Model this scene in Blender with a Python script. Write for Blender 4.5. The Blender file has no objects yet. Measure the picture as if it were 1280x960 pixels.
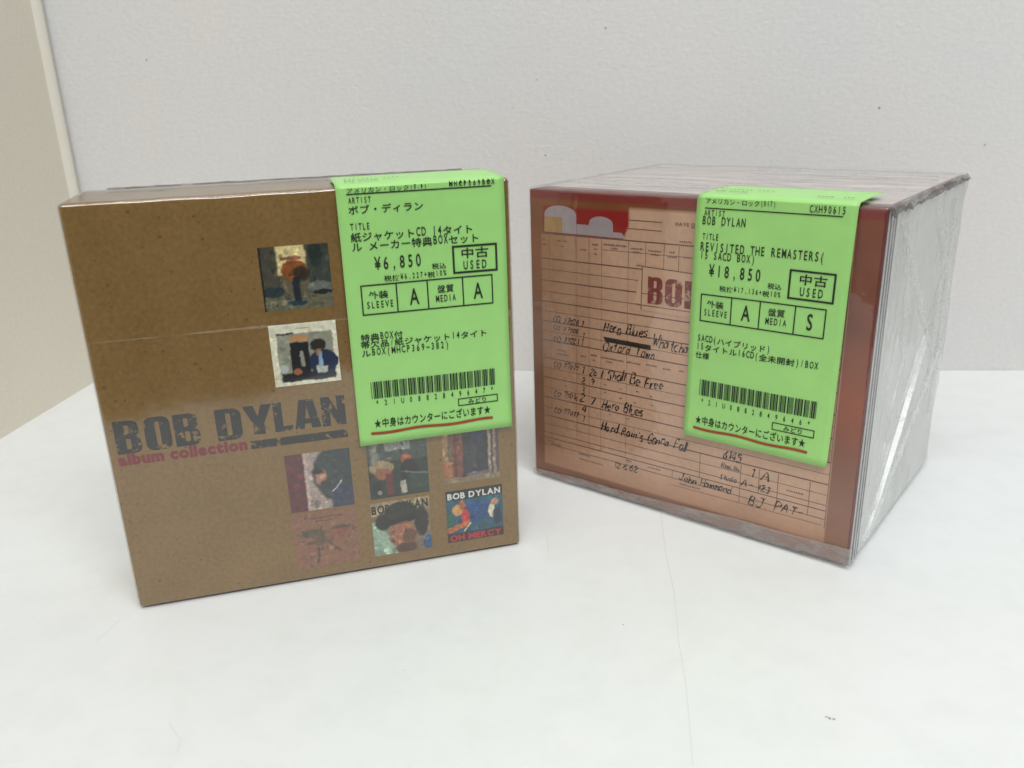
import bpy, math, random
from mathutils import Matrix, Vector, noise

S = 0.01                      # everything below is written in centimetres
scene = bpy.context.scene
C = scene.collection
rnd = random.Random(7)

# ------------------------------------------------------------------ camera
cam_d = bpy.data.cameras.new('camera')
cam = bpy.data.objects.new('camera', cam_d); C.objects.link(cam)
PITCH, ROLL = 0.339, -0.032
fw = Vector((0, math.cos(PITCH), -math.sin(PITCH)))
up = Vector((0, math.sin(PITCH), math.cos(PITCH)))
ri = Vector((1, 0, 0))
r2 = ri * math.cos(ROLL) + up * math.sin(ROLL)
u2 = up * math.cos(ROLL) - ri * math.sin(ROLL)
m = Matrix((r2, u2, -fw)).transposed().to_4x4()
m.translation = Vector((0, 0, 17.28 * S))
cam.matrix_world = m
cam_d.sensor_width = 36.0
cam_d.lens = 36.0 * 1054.1 / 1280.0
cam_d.clip_start = 0.01; cam_d.clip_end = 50
cam_d.dof.use_dof = True
cam_d.dof.focus_distance = 0.31
cam_d.dof.aperture_fstop = 18
scene.camera = cam

# ------------------------------------------------------------------ room light
world = bpy.data.worlds.new('World'); scene.world = world
world.use_nodes = True
world.node_tree.nodes['Background'].inputs[0].default_value = (0.97, 1.0, 1.0, 1)
world.node_tree.nodes['Background'].inputs[1].default_value = 0.075

def area(name, loc, target, sx, sy, power, col):
    l = bpy.data.lights.new(name, 'AREA'); l.shape = 'RECTANGLE'
    l.size, l.size_y, l.energy, l.color = sx, sy, power, col
    o = bpy.data.objects.new(name, l); C.objects.link(o)
    o.location = loc
    o.rotation_euler = (Vector(target) - Vector(loc)).to_track_quat('-Z', 'Y').to_euler()
    return o
area('ceiling_lamp', (0.25, -0.75, 1.55), (0, 0.35, 0.05), 1.5, 0.5, 24.5, (0.955, 0.99, 1.0))
area('ceiling_lamp', (-0.2, 0.05, 1.75), (-0.1, 0.35, 0), 1.6, 0.35, 9.3, (0.955, 0.99, 1.0))

scene.view_settings.view_transform = 'Standard'
scene.view_settings.look = 'None'
scene.view_settings.exposure = 0.0
scene.view_settings.gamma = 1.0
scene.render.engine = 'CYCLES'
scene.cycles.transparent_max_bounces = 16
scene.cycles.max_bounces = 10

# ------------------------------------------------------------------ helpers
def lin(r, g, b):
    f = lambda c: (c / 255 / 12.92) if c / 255 <= 0.04045 else ((c / 255 + 0.055) / 1.055) ** 2.4
    return (f(r), f(g), f(b), 1.0)

def tag(o, label=None, cat=None, group=None, kind=None):
    if label: o['label'] = label
    if cat: o['category'] = cat
    if group: o['group'] = group
    if kind: o['kind'] = kind
    return o

class MB:
    """collects polygons in centimetres"""
    def __init__(self): self.v = []; self.f = []; self.c = []
    def poly(self, pts, col=None):
        n = len(self.v); self.v += [tuple(p) for p in pts]
        self.f.append(tuple(range(n, n + len(pts))))
        if col is not None: self.c += [col] * len(pts)
    def add(self, verts, faces):
        n = len(self.v); self.v += [tuple(p) for p in verts]
        self.f += [tuple(i + n for i in f) for f in faces]
    def build(self, name, mat, parent=None, smooth=False):
        me = bpy.data.meshes.new(name)
        me.from_pydata([(x * S, y * S, z * S) for x, y, z in self.v], [], self.f)
        me.materials.append(mat)
        if self.c:
            a = me.color_attributes.new('print', 'FLOAT_COLOR', 'POINT')
            for i, c in enumerate(self.c): a.data[i].color = c
        if smooth: me.polygons.foreach_set('use_smooth', [True] * len(me.polygons))
        me.update()
        o = bpy.data.objects.new(name, me); C.objects.link(o)
        if parent: o.parent = parent
        return o

def empty(name, loc, rz):
    o = bpy.data.objects.new(name, None); C.objects.link(o)
    o.empty_display_size = 0.03
    o.location = [c * S for c in loc]; o.rotation_euler = (0, 0, rz)
    return o

def slab(mb, x0, y0, z0, x1, y1, z1):
    v = [(x0,y0,z0),(x1,y0,z0),(x1,y1,z0),(x0,y1,z0),(x0,y0,z1),(x1,y0,z1),(x1,y1,z1),(x0,y1,z1)]
    mb.add(v, [(0,3,2,1),(4,5,6,7),(0,1,5,4),(1,2,6,5),(2,3,7,6),(3,0,4,7)])

def rounded_box(W, D, H, r, off=0.0, step=0.5, disp=None, open_bottom=False):
    """box 0..W,0..D,0..H grown by off, edges rounded by r, optional displacement(p, n)->cm"""
    mb = MB(); key = {}
    def coords(L):
        a, b = -off, L + off
        k = [a + r * t for t in (0, .12, .3, .55, .8, 1)]
        n = max(2, int((b - a - 2 * r) / step))
        k += [a + r + (b - a - 2 * r) * i / n for i in range(1, n)]
        k += [b - r * t for t in (1, .8, .55, .3, .12, 0)]
        return k
    X, Y, Z = coords(W), coords(D), coords(H)
    def vid(p):
        q = Vector([min(max(c, -off + r), L + off - r) for c, L in zip(p, (W, D, H))])
        d = Vector(p) - q
        n = d.normalized() if d.length > 1e-9 else Vector((0, 0, 0))
        pp = q + n * r
        if disp: pp = pp + n * disp(pp, n)
        k = tuple(round(c, 5) for c in p)
        if k not in key:
            key[k] = len(mb.v); mb.v.append(tuple(pp))
        return key[k]
    def side(A, B, f, flip):
        for i in range(len(A) - 1):
            for j in range(len(B) - 1):
                q = [vid(f(A[i], B[j])), vid(f(A[i+1], B[j])), vid(f(A[i+1], B[j+1])), vid(f(A[i], B[j+1]))]
                mb.f.append(tuple(q[::-1] if flip else q))
    side(X, Z, lambda a, b: (a, Y[0], b), False)
    side(X, Z, lambda a, b: (a, Y[-1], b), True)
    side(Y, Z, lambda a, b: (X[0], a, b), True)
    side(Y, Z, lambda a, b: (X[-1], a, b), False)
    side(X, Y, lambda a, b: (a, b, Z[-1]), False)
    if not open_bottom: side(X, Y, lambda a, b: (a, b, Z[0]), True)
    return mb

# ------------------------------------------------------------------ materials
def mat(name):
    m = bpy.data.materials.new(name); m.use_nodes = True
    nt = m.node_tree; b = nt.nodes['Principled BSDF']
    return m, nt, b
def N(nt, t, **kw):
    n = nt.nodes.new(t)
    for k, v in kw.items():
        if isinstance(k, str) and hasattr(n, k): setattr(n, k, v)
    return n
def noise_node(nt, scale, detail=3, rough=0.55, stretch=None):
    tc = nt.nodes.new('ShaderNodeTexCoord'); n = nt.nodes.new('ShaderNodeTexNoise')
    n.inputs['Scale'].default_value = scale; n.inputs['Detail'].default_value = detail
    n.inputs['Roughness'].default_value = rough
    if stretch:
        mp = nt.nodes.new('ShaderNodeMapping'); mp.inputs['Scale'].default_value = stretch
        nt.links.new(tc.outputs['Object'], mp.inputs[0]); nt.links.new(mp.outputs[0], n.inputs['Vector'])
    else: nt.links.new(tc.outputs['Object'], n.inputs['Vector'])
    return n
def ramp(nt, src, stops):
    r = nt.nodes.new('ShaderNodeValToRGB'); e = r.color_ramp.elements
    e[0].position, e[0].color = stops[0]; e[1].position, e[1].color = stops[-1]
    for p, c in stops[1:-1]:
        x = e.new(p); x.color = c
    nt.links.new(src, r.inputs[0]); return r
def mixc(nt, fac, a, b, mode='MIX'):
    x = nt.nodes.new('ShaderNodeMix'); x.data_type = 'RGBA'; x.blend_type = mode
    for s, v in ((0, fac), (6, a), (7, b)):
        if hasattr(v, 'is_linked') or isinstance(v, bpy.types.NodeSocket): nt.links.new(v, x.inputs[s])
        else: x.inputs[s].default_value = v
    return x.outputs[2]
def bump(nt, b, h, strength, dist):
    n = nt.nodes.new('ShaderNodeBump'); n.inputs['Strength'].default_value = strength
    n.inputs['Distance'].default_value = dist
    nt.links.new(h, n.inputs['Height']); nt.links.new(n.outputs[0], b.inputs['Normal']); return n
W1_ = (1, 1, 1, 1); K0 = (0, 0, 0, 1)

def m_wall(name, c1, c2, sc=6):
    m, nt, b = mat(name)
    big = noise_node(nt, sc, 3)
    col = ramp(nt, big.outputs[0], [(0.30, c1), (0.5, tuple((a+b_)/2 for a, b_ in zip(c1, c2))), (0.70, c2)])
    fine = noise_node(nt, 420, 4, 0.6)
    r2_ = ramp(nt, fine.outputs[0], [(0.35, (0.95, 0.95, 0.95, 1)), (0.65, W1_)])
    nt.links.new(mixc(nt, 1.0, col.outputs[0], r2_.outputs[0], 'MULTIPLY'), b.inputs['Base Color'])
    b.inputs['Roughness'].default_value = 0.62
    st = noise_node(nt, 300, 5, 0.6, (1, 1, 1.6))
    bump(nt, b, st.outputs[0], 0.35, 0.0009)
    return m
M_back = m_wall('back_wall_paint', (0.755, 0.755, 0.755, 1), (0.80, 0.765, 0.745, 1))
M_side = m_wall('side_wall_paint', (0.80, 0.74, 0.62, 1), (0.83, 0.77, 0.65, 1), 4)
M_bead, nt, b = mat('bead_sealant'); b.inputs['Base Color'].default_value = (0.82, 0.78, 0.68, 1); b.inputs['Roughness'].default_value = .45
fn = noise_node(nt, 90, 2); bump(nt, b, fn.outputs[0], .3, .001)

M_table, nt, b = mat('white_laminate')
big = noise_node(nt, 5, 3)
col = ramp(nt, big.outputs[0], [(0.35, (0.80, 0.815, 0.81, 1)), (0.65, (0.83, 0.83, 0.825, 1))])
sm = noise_node(nt, 60, 5, 0.65)
sr = ramp(nt, sm.outputs[0], [(0.32, (0.965, 0.965, 0.96, 1)), (0.55, W1_)])
nt.links.new(mixc(nt, 1.0, col.outputs[0], sr.outputs[0], 'MULTIPLY'), b.inputs['Base Color'])
rr = ramp(nt, sm.outputs[0], [(0.3, (0.42,) * 3 + (1,)), (0.7, (0.30,) * 3 + (1,))])
nt.links.new(rr.outputs[0], b.inputs['Roughness'])
fb = noise_node(nt, 900, 2); bump(nt, b, fb.outputs[0], 0.06, 0.0004)
b.inputs['Specular IOR Level'].default_value = 0.4
M_tedge, nt, b = mat('table_edge_band'); b.inputs['Base Color'].default_value = (.5, .5, .49, 1); b.inputs['Roughness'].default_value = .5
fb = noise_node(nt, 200, 2); bump(nt, b, fb.outputs[0], .1, .0004)
M_mark, nt, b = mat('grime_mark'); b.inputs['Base Color'].default_value = (.36, .33, .28, 1); b.inputs['Roughness'].default_value = .8
M_scr, nt, b = mat('surface_scratch'); b.inputs['Base Color'].default_value = (.73, .73, .71, 1); b.inputs['Roughness'].default_value = .6

KA, KB = (0.232, 0.128, 0.030, 1), (0.275, 0.157, 0.043, 1)
def kraft_color(nt):
    n1 = noise_node(nt, 45, 4, .6)
    col = ramp(nt, n1.outputs[0], [(0.32, KA), (0.68, KB)]).outputs[0]
    n2 = noise_node(nt, 620, 4, .7)
    dk = ramp(nt, n2.outputs[0], [(0.30, (0.80, 0.78, 0.76, 1)), (0.5, W1_), (0.70, (1.22, 1.20, 1.16, 1))]).outputs[0]
    col = mixc(nt, 1.0, col, dk, 'MULTIPLY')
    tc = nt.nodes.new('ShaderNodeTexCoord'); vo = nt.nodes.new('ShaderNodeTexVoronoi')
    vo.inputs['Scale'].default_value = 300; nt.links.new(tc.outputs['Object'], vo.inputs['Vector'])
    n3 = noise_node(nt, 190, 3)
    ad = nt.nodes.new('ShaderNodeMath'); ad.operation = 'ADD'
    nt.links.new(vo.outputs['Distance'], ad.inputs[0])
    mm = nt.nodes.new('ShaderNodeMath'); mm.operation = 'MULTIPLY'; mm.inputs[1].default_value = .55
    nt.links.new(n3.outputs[0], mm.inputs[0]); nt.links.new(mm.outputs[0], ad.inputs[1])
    sp = ramp(nt, ad.outputs[0], [(0.33, (0.58, 0.50, 0.42, 1)), (0.40, W1_)]).outputs[0]
    return mixc(nt, 1.0, col, sp, 'MULTIPLY')
M_kraft, nt, b = mat('kraft_card')
nt.links.new(kraft_color(nt), b.inputs['Base Color'])
b.inputs['Roughness'].default_value = 0.5
fb = noise_node(nt, 260, 4); bump(nt, b, fb.outputs[0], .15, .0005)

def m_worn_ink(name, ink, paper=None, scale=110, lo=.40, hi=.47):
    m, nt, b = mat(name)
    n = noise_node(nt, scale, 5, .7)
    f = ramp(nt, n.outputs[0], [(lo, K0), (hi, W1_)])
    if paper is None: pc = kraft_color(nt)
    else: pc = paper
    nt.links.new(mixc(nt, f.outputs[0], pc, ink), b.inputs['Base Color'])
    b.inputs['Roughness'].default_value = .55
    return m
M_title = m_worn_ink('worn_black_ink', (0.006, 0.006, 0.008, 1), None, 260, .40, .44)
M_redink = m_worn_ink('worn_red_ink', (0.22, 0.010, 0.018, 1), None, 260, .30, .36)
M_bobred = m_worn_ink('worn_oxide_ink', (0.22, 0.040, 0.035, 1), (0.50, 0.33, 0.22, 1), 260, .38, .46)

def m_flat(name, col, rough=.6, var=.06, scale=300):
    m, nt, b = mat(name)
    n = noise_node(nt, scale, 3)
    lo = tuple(c * (1 - var) for c in col[:3]) + (1,); hi = tuple(min(1, c * (1 + var)) for c in col[:3]) + (1,)
    nt.links.new(ramp(nt, n.outputs[0], [(.35, lo), (.65, hi)]).outputs[0], b.inputs['Base Color'])
    b.inputs['Roughness'].default_value = rough
    return m
M_sticker = m_flat('green_label_paper', (0.365, 0.715, 0.215, 1), .36, .02, 120)
nt = M_sticker.node_tree; fb = noise_node(nt, 60, 3); bump(nt, nt.nodes['Principled BSDF'], fb.outputs[0], .22, .002)
M_thermal = m_flat('thermal_print', (0.012, 0.022, 0.012, 1), .6)
M_underline = m_flat('red_pen_line', (0.33, 0.055, 0.02, 1), .5)
M_black = m_flat('black_print', (0.012, 0.012, 0.014, 1))
M_white = m_flat('white_print', (0.80, 0.80, 0.76, 1))
M_redtxt = m_flat('red_print', (0.50, 0.02, 0.025, 1))
M_rule = m_flat('form_rule_ink', (0.19, 0.10, 0.075, 1), .6, .15)
M_hand = m_flat('handwriting_ink', (0.018, 0.014, 0.014, 1), .6, .2)

def m_print(name, grain=.05):
    m, nt, b = mat(name)
    a = nt.nodes.new('ShaderNodeAttribute'); a.attribute_name = 'print'
    n = noise_node(nt, 420, 3)
    g = ramp(nt, n.outputs[0], [(.3, (1 - grain * 2,) * 3 + (1,)), (.7, (1 + grain * 2,) * 3 + (1,))])
    nt.links.new(mixc(nt, 1.0, a.outputs['Color'], g.outputs[0], 'MULTIPLY'), b.inputs['Base Color'])
    b.inputs['Roughness'].default_value = .5
    return m
M_print = m_print('colour_print', .06)
M_cover = m_print('form_print', .025)
M_carton = m_flat('maroon_card', (0.155, 0.042, 0.036, 1), .45, .15, 80)
M_sidecard = m_flat('pale_spine_card', (0.80, 0.80, 0.76, 1), .5, .05, 60)
M_toppanel = m_flat('pale_top_card', (0.66, 0.58, 0.55, 1), .5, .05, 60)
M_line_d = m_flat('dark_spine_line', (0.012, 0.008, 0.014, 1), .4)
M_line_l = m_flat('pale_spine_line', (0.70, 0.68, 0.67, 1), .4)

def m_film(name, ior=1.72, rough=.05, bscale=30, bstr=.25, bdist=.002, cloud=0.0, stretch=None, cloudcol=(.80, .80, .78, 1), clo=.45, chi=.75, base=0.0):
    m = bpy.data.materials.new(name); m.use_nodes = True; nt = m.node_tree
    nt.nodes.remove(nt.nodes['Principled BSDF'])
    out = nt.nodes['Material Output']
    tr = nt.nodes.new('ShaderNodeBsdfTransparent'); gl = nt.nodes.new('ShaderNodeBsdfGlossy')
    gl.inputs['Roughness'].default_value = rough
    geo = nt.nodes.new('ShaderNodeNewGeometry'); mr = nt.nodes.new('ShaderNodeMapRange')
    mr.inputs['To Min'].default_value = ior; mr.inputs['To Max'].default_value = 1 / ior
    nt.links.new(geo.outputs['Backfacing'], mr.inputs['Value'])
    fr = nt.nodes.new('ShaderNodeFresnel'); nt.links.new(mr.outputs[0], fr.inputs['IOR'])
    n = noise_node(nt, bscale, 4, .6, stretch)
    bp = nt.nodes.new('ShaderNodeBump'); bp.inputs['Strength'].default_value = bstr; bp.inputs['Distance'].default_value = bdist
    nt.links.new(n.outputs[0], bp.inputs['Height'])
    nt.links.new(bp.outputs[0], gl.inputs['Normal']); nt.links.new(bp.outputs[0], fr.inputs['Normal'])
    mx = nt.nodes.new('ShaderNodeMixShader')
    nt.links.new(fr.outputs[0], mx.inputs[0]); nt.links.new(tr.outputs[0], mx.inputs[1]); nt.links.new(gl.outputs[0], mx.inputs[2])
    last = mx
    if cloud > 0:
        df = nt.nodes.new('ShaderNodeBsdfDiffuse'); df.inputs[0].default_value = cloudcol
        tl = nt.nodes.new('ShaderNodeBsdfTranslucent'); tl.inputs[0].default_value = cloudcol
        ds = nt.nodes.new('ShaderNodeMixShader'); ds.inputs[0].default_value = .4
        nt.links.new(df.outputs[0], ds.inputs[1]); nt.links.new(tl.outputs[0], ds.inputs[2])
        n2 = noise_node(nt, bscale * 1.3, 5, .65, stretch)
        cr = ramp(nt, n2.outputs[0], [(clo, (base,) * 3 + (1,)), (chi, (cloud,) * 3 + (1,))])
        m2 = nt.nodes.new('ShaderNodeMixShader')
        nt.links.new(cr.outputs[0], m2.inputs[0]); nt.links.new(mx.outputs[0], m2.inputs[1]); nt.links.new(ds.outputs[0], m2.inputs[2])
        last = m2
    nt.links.new(last.outputs[0], out.inputs['Surface'])
    return m
M_film = m_film('clear_shrink_film', ior=2.0, rough=.08, bscale=16, bstr=.12, bdist=.002)
M_film2 = m_film('clear_bag_film', bscale=18, bstr=.3, bdist=.004, cloud=.06, clo=.5, chi=.8)
M_fold = m_film('folded_film', ior=1.9, rough=.12, bscale=60, bstr=.6, bdist=.004, cloud=.75, stretch=(1, 1, 3), clo=.35, chi=.75, base=.15, cloudcol=(.60, .60, .60, 1))
M_crumple = m_film('crumpled_film_edge', ior=1.9, rough=.15, bscale=120, bstr=.8, bdist=.003, cloud=.8, clo=.3, chi=.6, base=.4, cloudcol=(.20, .18, .175, 1))
M_crease = m_film('film_crease', ior=1.8, rough=.22, bscale=60, bstr=.3, bdist=.002, cloud=.55, clo=.4, chi=.7, base=.15, cloudcol=(.85, .85, .84, 1))
M_sidefilm = m_film('wrinkled_side_film', ior=2.0, rough=.035, bscale=12, bstr=.12, bdist=.003, cloud=.45, stretch=(1.0, 1.6, .4), clo=.52, chi=.72, base=.0, cloudcol=(.78, .78, .76, 1))

# ------------------------------------------------------------------ lettering
_cache = {}
def glyph(ch, offset=0.0, res=3):
    k = (ch, offset)
    if k in _cache: return _cache[k]
    c = bpy.data.curves.new('glyph', 'FONT'); c.body = ch; c.resolution_u = res; c.offset = offset
    o = bpy.data.objects.new('glyph', c); C.objects.link(o)
    dg = bpy.context.evaluated_depsgraph_get(); ev = o.evaluated_get(dg); me = ev.to_mesh()
    V = [(v.co.x, v.co.y) for v in me.vertices]; F = [tuple(p.vertices) for p in me.polygons]
    ev.to_mesh_clear(); bpy.data.objects.remove(o); bpy.data.curves.remove(c)
    if V:
        xs = [v[0] for v in V]; ys = [v[1] for v in V]
        bb = (min(xs), max(xs), min(ys), max(ys))
    else: bb = (0, 0, 0, 0)
    _cache[k] = (V, F, bb); return _cache[k]

def _rr(x0, y0, x1, y1, c, corners='abcd'):
    """rectangle with chosen corners rounded: a lower left, b lower right, c upper right, d upper left"""
    out = []
    for k, (cx, cy, a0) in (('a', (x0 + c, y0 + c, 180)), ('b', (x1 - c, y0 + c, 270)), ('c', (x1 - c, y1 - c, 0)), ('d', (x0 + c, y1 - c, 90))):
        if k in corners:
            for i in range(5):
                a = math.radians(a0 + 90 * i / 4); out.append((cx + c * math.cos(a), cy + c * math.sin(a)))
        else: out.append({'a': (x0, y0), 'b': (x1, y0), 'c': (x1, y1), 'd': (x0, y1)}[k])
    return out
CONDENSED = {
 'B': [[(0,0)] + [(.42,0),(.54,.03),(.6,.10),(.62,.2),(.62,.36),(.59,.46),(.50,.52),(.58,.58),(.6,.66),(.6,.8),(.57,.92),(.5,.98),(.38,1.0)] + [(0,1)], _rr(.25,.14,.37,.45,.04,'bc'), _rr(.25,.60,.36,.86,.04,'bc')],
 'O': [_rr(0,0,.62,1,.2), _rr(.26,.14,.37,.86,.05)],
 'D': [_rr(0,0,.62,1,.22,'bc'), _rr(.25,.14,.37,.86,.06,'bc')],
 'Y': [[(.2,0),(.46,0),(.46,.38),(.66,1),(.42,1),(.33,.62),(.24,1),(0,1),(.2,.38)]],
 'L': [[(0,0),(.52,0),(.52,.18),(.25,.18),(.25,1),(0,1)]],
 'A': [[(0,0),(.24,0),(.26,.17),(.42,.17),(.44,0),(.68,0),(.52,1),(.16,1)], [(.28,.34),(.40,.34),(.34,.78)]],
 'N': [[(0,0),(.22,0),(.22,.52),(.42,0),(.64,0),(.64,1),(.42,1),(.42,.50),(.22,1),(0,1)]]}
def condensed(ch):
    k = ('condensed', ch)
    if k in _cache: return _cache[k]
    c = bpy.data.curves.new('glyph', 'CURVE'); c.dimensions = '2D'; c.fill_mode = 'BOTH'
    for ring in CONDENSED[ch]:
        sp_ = c.splines.new('POLY'); sp_.points.add(len(ring) - 1)
        for i, (x, y) in enumerate(ring): sp_.points[i].co = (x, y, 0, 1)
        sp_.use_cyclic_u = True
    o = bpy.data.objects.new('glyph', c); C.objects.link(o)
    dg = bpy.context.evaluated_depsgraph_get(); ev = o.evaluated_get(dg); me = ev.to_mesh()
    V = [(v.co.x, v.co.y) for v in me.vertices]; F = [tuple(p.vertices) for p in me.polygons]
    ev.to_mesh_clear(); bpy.data.objects.remove(o); bpy.data.curves.remove(c)
    xs = [v[0] for v in V]
    _cache[k] = (V, F, (min(xs), max(xs), 0, 1)); return _cache[k]

NARROW = "1Iil.,:;'!|()/・"
def mono(mb, P, text, x0, x1, ybase, h, off=0.0):
    """thermal printer line: half cells for latin, whole cells for kana and kanji; y grows downward"""
    cells = [1 if ord(c) < 0x300 or c == '¥' else 2 for c in text]
    cw = (x1 - x0) / sum(cells); x = x0
    for ch, n in zip(text, cells):
        w = cw * n
        if ch.strip():
            V, F, bb = glyph(ch, .012)
            if n == 2:
                sx = w * .98; sy = h * 1.12
                mb.add([P(x + vx * sx, ybase - (vy - .0) * sy + .06 * h, off) for vx, vy in V], F)
            else:
                gw = bb[1] - bb[0]; sy = h / .70
                sx = min(w * .80 / max(gw, .01), sy * .95)
                if ch in NARROW: sx = min(sx, sy * .9)
                cx = (bb[0] + bb[1]) / 2
                mb.add([P(x + w / 2 + (vx - cx) * sx, ybase - vy * sy, off) for vx, vy in V], F)
        x += w

def fit_letters(mb, P, text, x0, x1, yb, h, off=0.0, bold=.0, gap=.12):
    """proportional line squeezed between x0 and x1 (y grows upward)"""
    gs = [glyph(c, bold) for c in text]
    ws = [(g[2][1] - g[2][0]) if g[0] else .28 for g in gs]
    tot = sum(ws) + gap * (len(ws) - 1); sx = (x1 - x0) / tot; x = x0
    cap = glyph('H', bold)[2]; sy = h / (cap[3] - cap[2])
    for g, w in zip(gs, ws):
        if g[0]: mb.add([P(x + (vx - g[2][0]) * sx, yb + (vy - cap[2]) * sy, off) for vx, vy in g[0]], g[1])
        x += (w + gap) * sx

def bars39(text):
    T = {'0':'nnnwwnwnn','1':'wnnwnnnnw','2':'nnwwnnnnw','3':'wnwwnnnnn','4':'nnnwwnnnw','5':'wnnwwnnnn','6':'nnwwwnnnn','7':'nnnwnnwnw','8':'wnnwnnwnn','9':'nnwwnnwnn','U':'wwnnnnnnw','*':'nwnnwnwnn'}
    out = []
    for ch in text:
        for i, c in enumerate(T[ch]): out.append((i % 2 == 0, 2.6 if c == 'w' else 1))
        out.append((False, 1))
    return out[:-1]

def quad(mb, P, x0, y0, x1, y1, off=0, ax=None, ay=None):
    nx = max(1, int(abs(x1 - x0) / .25)); ny = max(1, int(abs(y1 - y0) / .25))
    for i in range(nx):
        for j in range(ny):
            a, c = x0 + (x1 - x0) * i / nx, x0 + (x1 - x0) * (i + 1) / nx
            b, d = y0 + (y1 - y0) * j / ny, y0 + (y1 - y0) * (j + 1) / ny
            mb.poly([P(a, b, off), P(a, d, off), P(c, d, off), P(c, b, off)])
def frame(mb, P, x0, y0, x1, y1, t, off=0):
    quad(mb, P, x0, y0, x1, y0 + t, off); quad(mb, P, x0, y1 - t, x1, y1, off)
    quad(mb, P, x0, y0 + t, x0 + t, y1 - t, off); quad(mb, P, x1 - t, y0 + t, x1, y1 - t, off)

# ------------------------------------------------------------------ price sticker wrapped over the top front edge
def price_sticker(parent, x0, w, zf, length, top, tilt, off, d, label):
    R = .09
    def base(u, s, o):
        x = x0 + u + tilt * max(s, 0)
        a0 = -R * math.pi / 4
        oo = off + o
        if s > R * .785:                        # on the front
            t = (s - R * .785)
            wav = .03 * math.sin(u * 1.1 + 1) * math.sin(s * .7) + .03 + (.05 * ((t - length + 1.2) / 1.2) ** 2 if t > length - 1.2 else 0)
            return (x, -(oo + wav * min(1, t)), zf - R + off - t)
        if s < -R * .785:                       # on the top
            t = (-s - R * .785)
            return (x, R - off * 0 + t, zf + oo + .03 * min(1, t))
        ang = (s + R * .785) / R               # 0..pi/2
        rr = R + oo
        return (x, R - rr * math.sin(ang), zf - R + rr * math.cos(ang))
    mb = MB(); nu = 24
    ss = [-top + (top - .10) * i / 8 for i in range(9)] + [-.10 + .20 * i / 8 for i in range(1, 9)] + [.10 + (length - .10) * i / 30 for i in range(1, 31)]
    rc = .22
    rows = []
    for s in ss:
        row = []
        for i in range(nu + 1):
            u = w * i / nu
            row.append(len(mb.v)); mb.v.append(base(u, s, 0))
        rows.append(row)
    for a, bq in zip(rows, rows[1:]):
        for i in range(nu): mb.f.append((a[i], bq[i], bq[i+1], a[i+1]))
    st = mb.build('price_sticker', M_sticker, parent, True)
    md = st.modifiers.new('thickness', 'SOLIDIFY'); md.thickness = .008 * S; md.offset = -1
    st['label'] = label
    P = lambda u, s, o=0: base(u * w, s * length, (.05 if s < .024 else .02) + o)
    def part(name, fn):
        b_ = MB(); fn(b_); o = b_.build(name, M_thermal, st); return o
    L = length
    hh = lambda cm: cm / L
    for k, (txt, a, b2, y, h) in enumerate(d['lines']):
        part('printed_line', lambda q: mono(q, P, txt, a, b2, y, h, .001 * (k % 4)))
    def table(q):
        t = .045
        X = d['gx']; y0, y1 = d['gy']
        P2 = lambda x, y, o=0: P(x / w, y / L, o)
        xs = [x * w for x in X]
        frame(q, P2, xs[0], y0 * L, xs[-1], y1 * L, t)
        for x in xs[1:-1]: quad(q, P2, x - t / 2, y0 * L + t, x + t / 2, y1 * L - t)
    part('grade_table', table)
    P2 = lambda x, y, o=0: P(x / w, y / L, o)
    u = d['used']
    part('used_frame', lambda q: frame(q, P2, u[0] * w, u[1] * L, u[2] * w, u[3] * L, .07))
    mi = d['midori']
    part('name_frame', lambda q: frame(q, P2, mi[0] * w, mi[1] * L, mi[2] * w, mi[3] * L, .035))
    part('header_rule', lambda q: quad(q, P2, .06 * w, d['rule'] * L, .92 * w, d['rule'] * L + .04))
    def barcode(q):
        bs = bars39(d['code']); tot = sum(b_[1] for b_ in bs)
        x = .1; k = (.895 - .1) / tot
        for on, n in bs:
            if on: quad(q, P2, x * w, .743 * L, (x + n * k) * w, .812 * L)
            x += n * k
    part('barcode', barcode)
    ul = MB()
    pts = [(.075 + (.87 - .075) * i / 24, d['uy'] + .003 * math.sin(i * .5)) for i in range(25)]
    for (xa, ya), (xb, yb) in zip(pts, pts[1:]):
        t = .0055
        ul.poly([P(xa, ya - t, .004), P(xa, ya + t, .004), P(xb, yb + t, .004), P(xb, yb - t, .004)])
    ul.build('red_underline', M_underline, st)
    return st

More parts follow.
